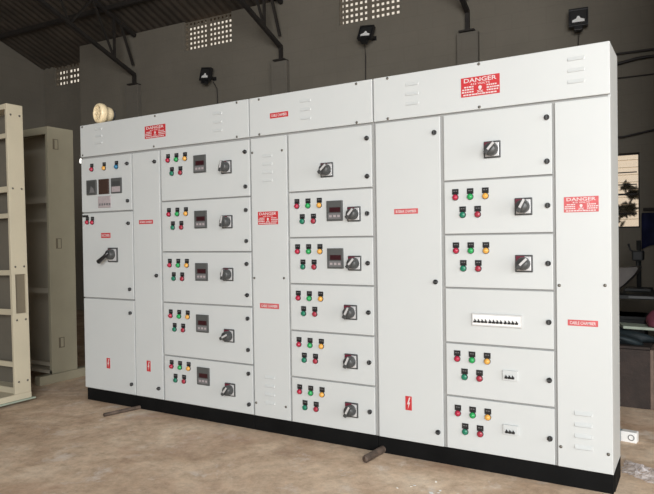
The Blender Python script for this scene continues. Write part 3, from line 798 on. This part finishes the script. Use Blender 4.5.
# ------------------------------------------------------------------ dark workshop corner behind the right end
c = thing('wooden_crate', 'dark brown wooden crate on the floor right of the white cabinets', 'crate', (3.86, 2.15, 0))
def part(nm, m_, par): return link(nm, m_.mesh(nm), par, (0, 0, 0))
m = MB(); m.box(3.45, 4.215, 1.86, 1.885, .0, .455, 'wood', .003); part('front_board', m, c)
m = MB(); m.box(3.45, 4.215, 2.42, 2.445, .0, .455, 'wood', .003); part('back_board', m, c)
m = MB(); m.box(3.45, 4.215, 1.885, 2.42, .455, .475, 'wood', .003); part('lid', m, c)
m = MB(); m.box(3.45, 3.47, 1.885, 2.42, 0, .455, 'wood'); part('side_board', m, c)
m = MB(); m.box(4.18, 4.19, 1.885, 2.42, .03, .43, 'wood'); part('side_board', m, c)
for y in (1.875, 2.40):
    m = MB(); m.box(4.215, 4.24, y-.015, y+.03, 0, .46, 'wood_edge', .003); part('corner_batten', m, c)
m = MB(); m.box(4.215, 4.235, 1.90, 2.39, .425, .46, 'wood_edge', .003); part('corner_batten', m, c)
# folded tarpaulin, board and cloth bundle on the crate
def lump(name, label, cat, cx, cy, z0, rx, ry, h_, m_, sd, nn=18, par=None):
    rr = random.Random(sd); m = MB(); bm = m.bm; i = m.mi(m_)
    bmesh.ops.create_icosphere(bm, subdivisions=4, radius=1)
    ph = [(rr.uniform(2, 6), rr.uniform(2, 6), rr.uniform(2, 6), rr.random()*6, rr.uniform(.03, .09)) for _ in range(nn)]
    for v in bm.verts:
        k = 1+sum(p[4]*math.sin(p[0]*v.co.x+p[1]*v.co.y+p[2]*v.co.z+p[3]) for p in ph)*.5
        z = v.co.z*k; z = max(z, -.35)
        v.co = Vector((cx+v.co.x*rx*k, cy+v.co.y*ry*k, z0+(z+.35)/1.35*h_))
    for f in bm.faces: f.smooth = True; f.material_index = i
    o = link(name, m.mesh(name)); 
    tag(o, label, cat); return o
lump('folded_tarpaulin', 'dark teal crumpled tarpaulin on the wooden crate', 'tarpaulin', 3.95, 2.12, .476, .27, .2, .10, 'teal', 2)
m = MB(); mtb = Matrix.Translation((4.12, 2.12, .592)) @ Matrix.Rotation(.06, 4, 'Y') @ Matrix.Rotation(.3, 4, 'Z')
m.box(-.14, .42, -.1, .1, 0, .022, 'board', .003, mt=mtb); tag(link('pale_board', m.mesh('pale_board')), 'pale cream board lying on the dark tarpaulin', 'board')
lump('cloth_bundle', 'faded red cloth bundle on the pale board at the right edge', 'cloth', 4.27, 2.12, .612, .10, .09, .14, 'maroon', 6)
# workbench
wbn = thing('workbench', 'dark steel workbench against the back wall, right of the white cabinets', 'workbench', (4.3, 3.2, 0))
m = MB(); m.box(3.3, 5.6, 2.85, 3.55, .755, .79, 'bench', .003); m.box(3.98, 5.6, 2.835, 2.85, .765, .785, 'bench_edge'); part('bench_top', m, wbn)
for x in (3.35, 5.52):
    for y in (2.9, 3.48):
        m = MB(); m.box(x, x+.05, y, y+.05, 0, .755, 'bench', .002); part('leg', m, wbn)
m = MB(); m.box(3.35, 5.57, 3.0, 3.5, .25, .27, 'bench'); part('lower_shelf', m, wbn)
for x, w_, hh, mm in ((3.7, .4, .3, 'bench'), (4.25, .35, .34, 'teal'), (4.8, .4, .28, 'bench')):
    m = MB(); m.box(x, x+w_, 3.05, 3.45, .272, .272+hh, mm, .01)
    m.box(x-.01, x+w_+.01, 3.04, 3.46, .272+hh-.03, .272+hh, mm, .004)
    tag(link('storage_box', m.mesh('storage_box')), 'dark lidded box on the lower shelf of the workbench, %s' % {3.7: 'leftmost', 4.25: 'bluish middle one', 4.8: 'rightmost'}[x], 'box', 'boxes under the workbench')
# dust sheet draped over a machine on the bench: a leaning grey hood
m = MB(); i = m.mi('sheetgrey')
pr = [(3.62, 1.02), (4.06, 1.05), (4.03, .99), (3.93, .88), (3.83, .80), (3.62, .792)]
m.poly([(x, 2.90, z) for x, z in pr], 'sheetgrey', (.02, .30, 0))
bmesh.ops.bevel(m.bm, geom=m.bm.edges[:], offset=.012, segments=2, affect='EDGES')
tag(link('dust_hood', m.mesh('dust_hood')), 'grey slanted sheet hood on the workbench under the window', 'cover')
# drilling machine silhouette
dr = thing('bench_drill', 'dark slim bench drill standing on the workbench below the window', 'drill', (4.02, 3.42, .79))
def ds(nm, m_): return link(nm, m_.mesh(nm), dr, (4.02, 3.42, .79))
m = MB(); m.box(-.12, .12, -.12, .12, 0, .03, 'bench', .006); ds('foot_plate', m)
m = MB(); m.tube([(0, .05, .03), (0, .05, .50)], .022, 'bench', 16); ds('column', m)
m = MB(); m.box(-.05, .05, -.12, .09, .30, .40, 'bench', .015); m.tube([(0, -.08, .30), (0, -.08, .2)], [.02, .012], 'bench', 12); ds('drill_head', m)
m = MB(); m.tube([(0, -.02, .36), (-.07, -.04, .41), (-.085, -.05, .47)], [.009, .008, .011], 'bench', 8); ds('feed_lever', m)
# navy cloth and rods
m = MB(); i = m.mi('blue'); N = 14; gr = []
for a in range(N+1):
    row = []
    for b in range(11):
        u, v = a/N, b/10
        row.append(m.bm.verts.new((-.215+.62*u, -.06-.03*math.sin(u*19+v*2)-.03*v, 1.60-.42*v*(1-.12*math.sin(u*7)))))
    gr.append(row)
for a in range(N):
    for b in range(10):
        f = m.bm.faces.new((gr[a][b], gr[a+1][b], gr[a+1][b+1], gr[a][b+1])); f.material_index = i; f.smooth = True
r_ = bmesh.ops.solidify(m.bm, geom=m.bm.faces[:], thickness=.008)
tag(link('hanging_cloth', m.mesh('hanging_cloth'), None, WB, WR), 'navy blue cloth hanging on the wall right of the bright window', 'cloth')
m = MB(); m.tube([wp(-.35, .6, 1.20), wp(.25, .10, .98)], .010, 'bench_edge', 8) if False else m.tube([(4.19, 3.30, 1.14), (4.52, 3.22, .80)], .008, 'bench_edge', 8)
tag(link('steel_rod', m.mesh('steel_rod')), 'thin bright steel rod leaning above the workbench at the right edge', 'rod')

# ------------------------------------------------------------------ light
W = bpy.data.worlds.new('World'); S.world = W; W.use_nodes = True
bg = W.node_tree.nodes['Background']; bg.inputs['Color'].default_value = (1.0, .90, .76, 1); bg.inputs['Strength'].default_value = .85
def area(name, loc, target, sx, sy, power, col):
    l = bpy.data.lights.new(name, 'AREA'); l.shape = 'RECTANGLE'; l.size = sx; l.size_y = sy; l.energy = power; l.color = col
    o = bpy.data.objects.new(name, l); COL.objects.link(o); o.location = loc
    d = Vector(target)-Vector(loc); o.rotation_euler = d.to_track_quat('-Z', 'Y').to_euler(); return o
area('doorway_daylight', (6.7, -7.8, 2.9), (2.6, 0, .1), 5.0, 4.0, 920, (.97, .985, 1.0))
area('side_fill_light', (9.2, -2.3, 1.8), (3.5, -.8, .6), 3.4, 3.0, 175, (.98, .985, 1.0))  # added fill lamp, brightens the right side of the cabinets

# ------------------------------------------------------------------ camera (fitted to the photograph's perspective)
cam = bpy.data.cameras.new('Camera'); co = bpy.data.objects.new('Camera', cam); COL.objects.link(co); S.camera = co
f_, yaw, pit, rol = 623.37, .5396, -.0131, -.0145
cy, sy, cp, spn, cr, sr = math.cos(yaw), math.sin(yaw), math.cos(pit), math.sin(pit), math.cos(rol), math.sin(rol)
F = Vector((-sy*cp, cy*cp, spn)); Rv = Vector((cy, sy, 0)); U = Rv.cross(F)
R2 = cr*Rv+sr*U; U2 = -sr*Rv+cr*U
mw = Matrix(((R2.x, U2.x, -F.x, 4.5508), (R2.y, U2.y, -F.y, -3.5117), (R2.z, U2.z, -F.z, 1.3522), (0, 0, 0, 1)))
co.matrix_world = mw
cam.sensor_width = 36; cam.lens = f_/654*36; cam.clip_end = 200
S.view_settings.view_transform = 'Standard'; S.view_settings.look = 'None'; S.view_settings.gamma = 1; S.view_settings.exposure = 0
S.view_settings.use_curve_mapping = False
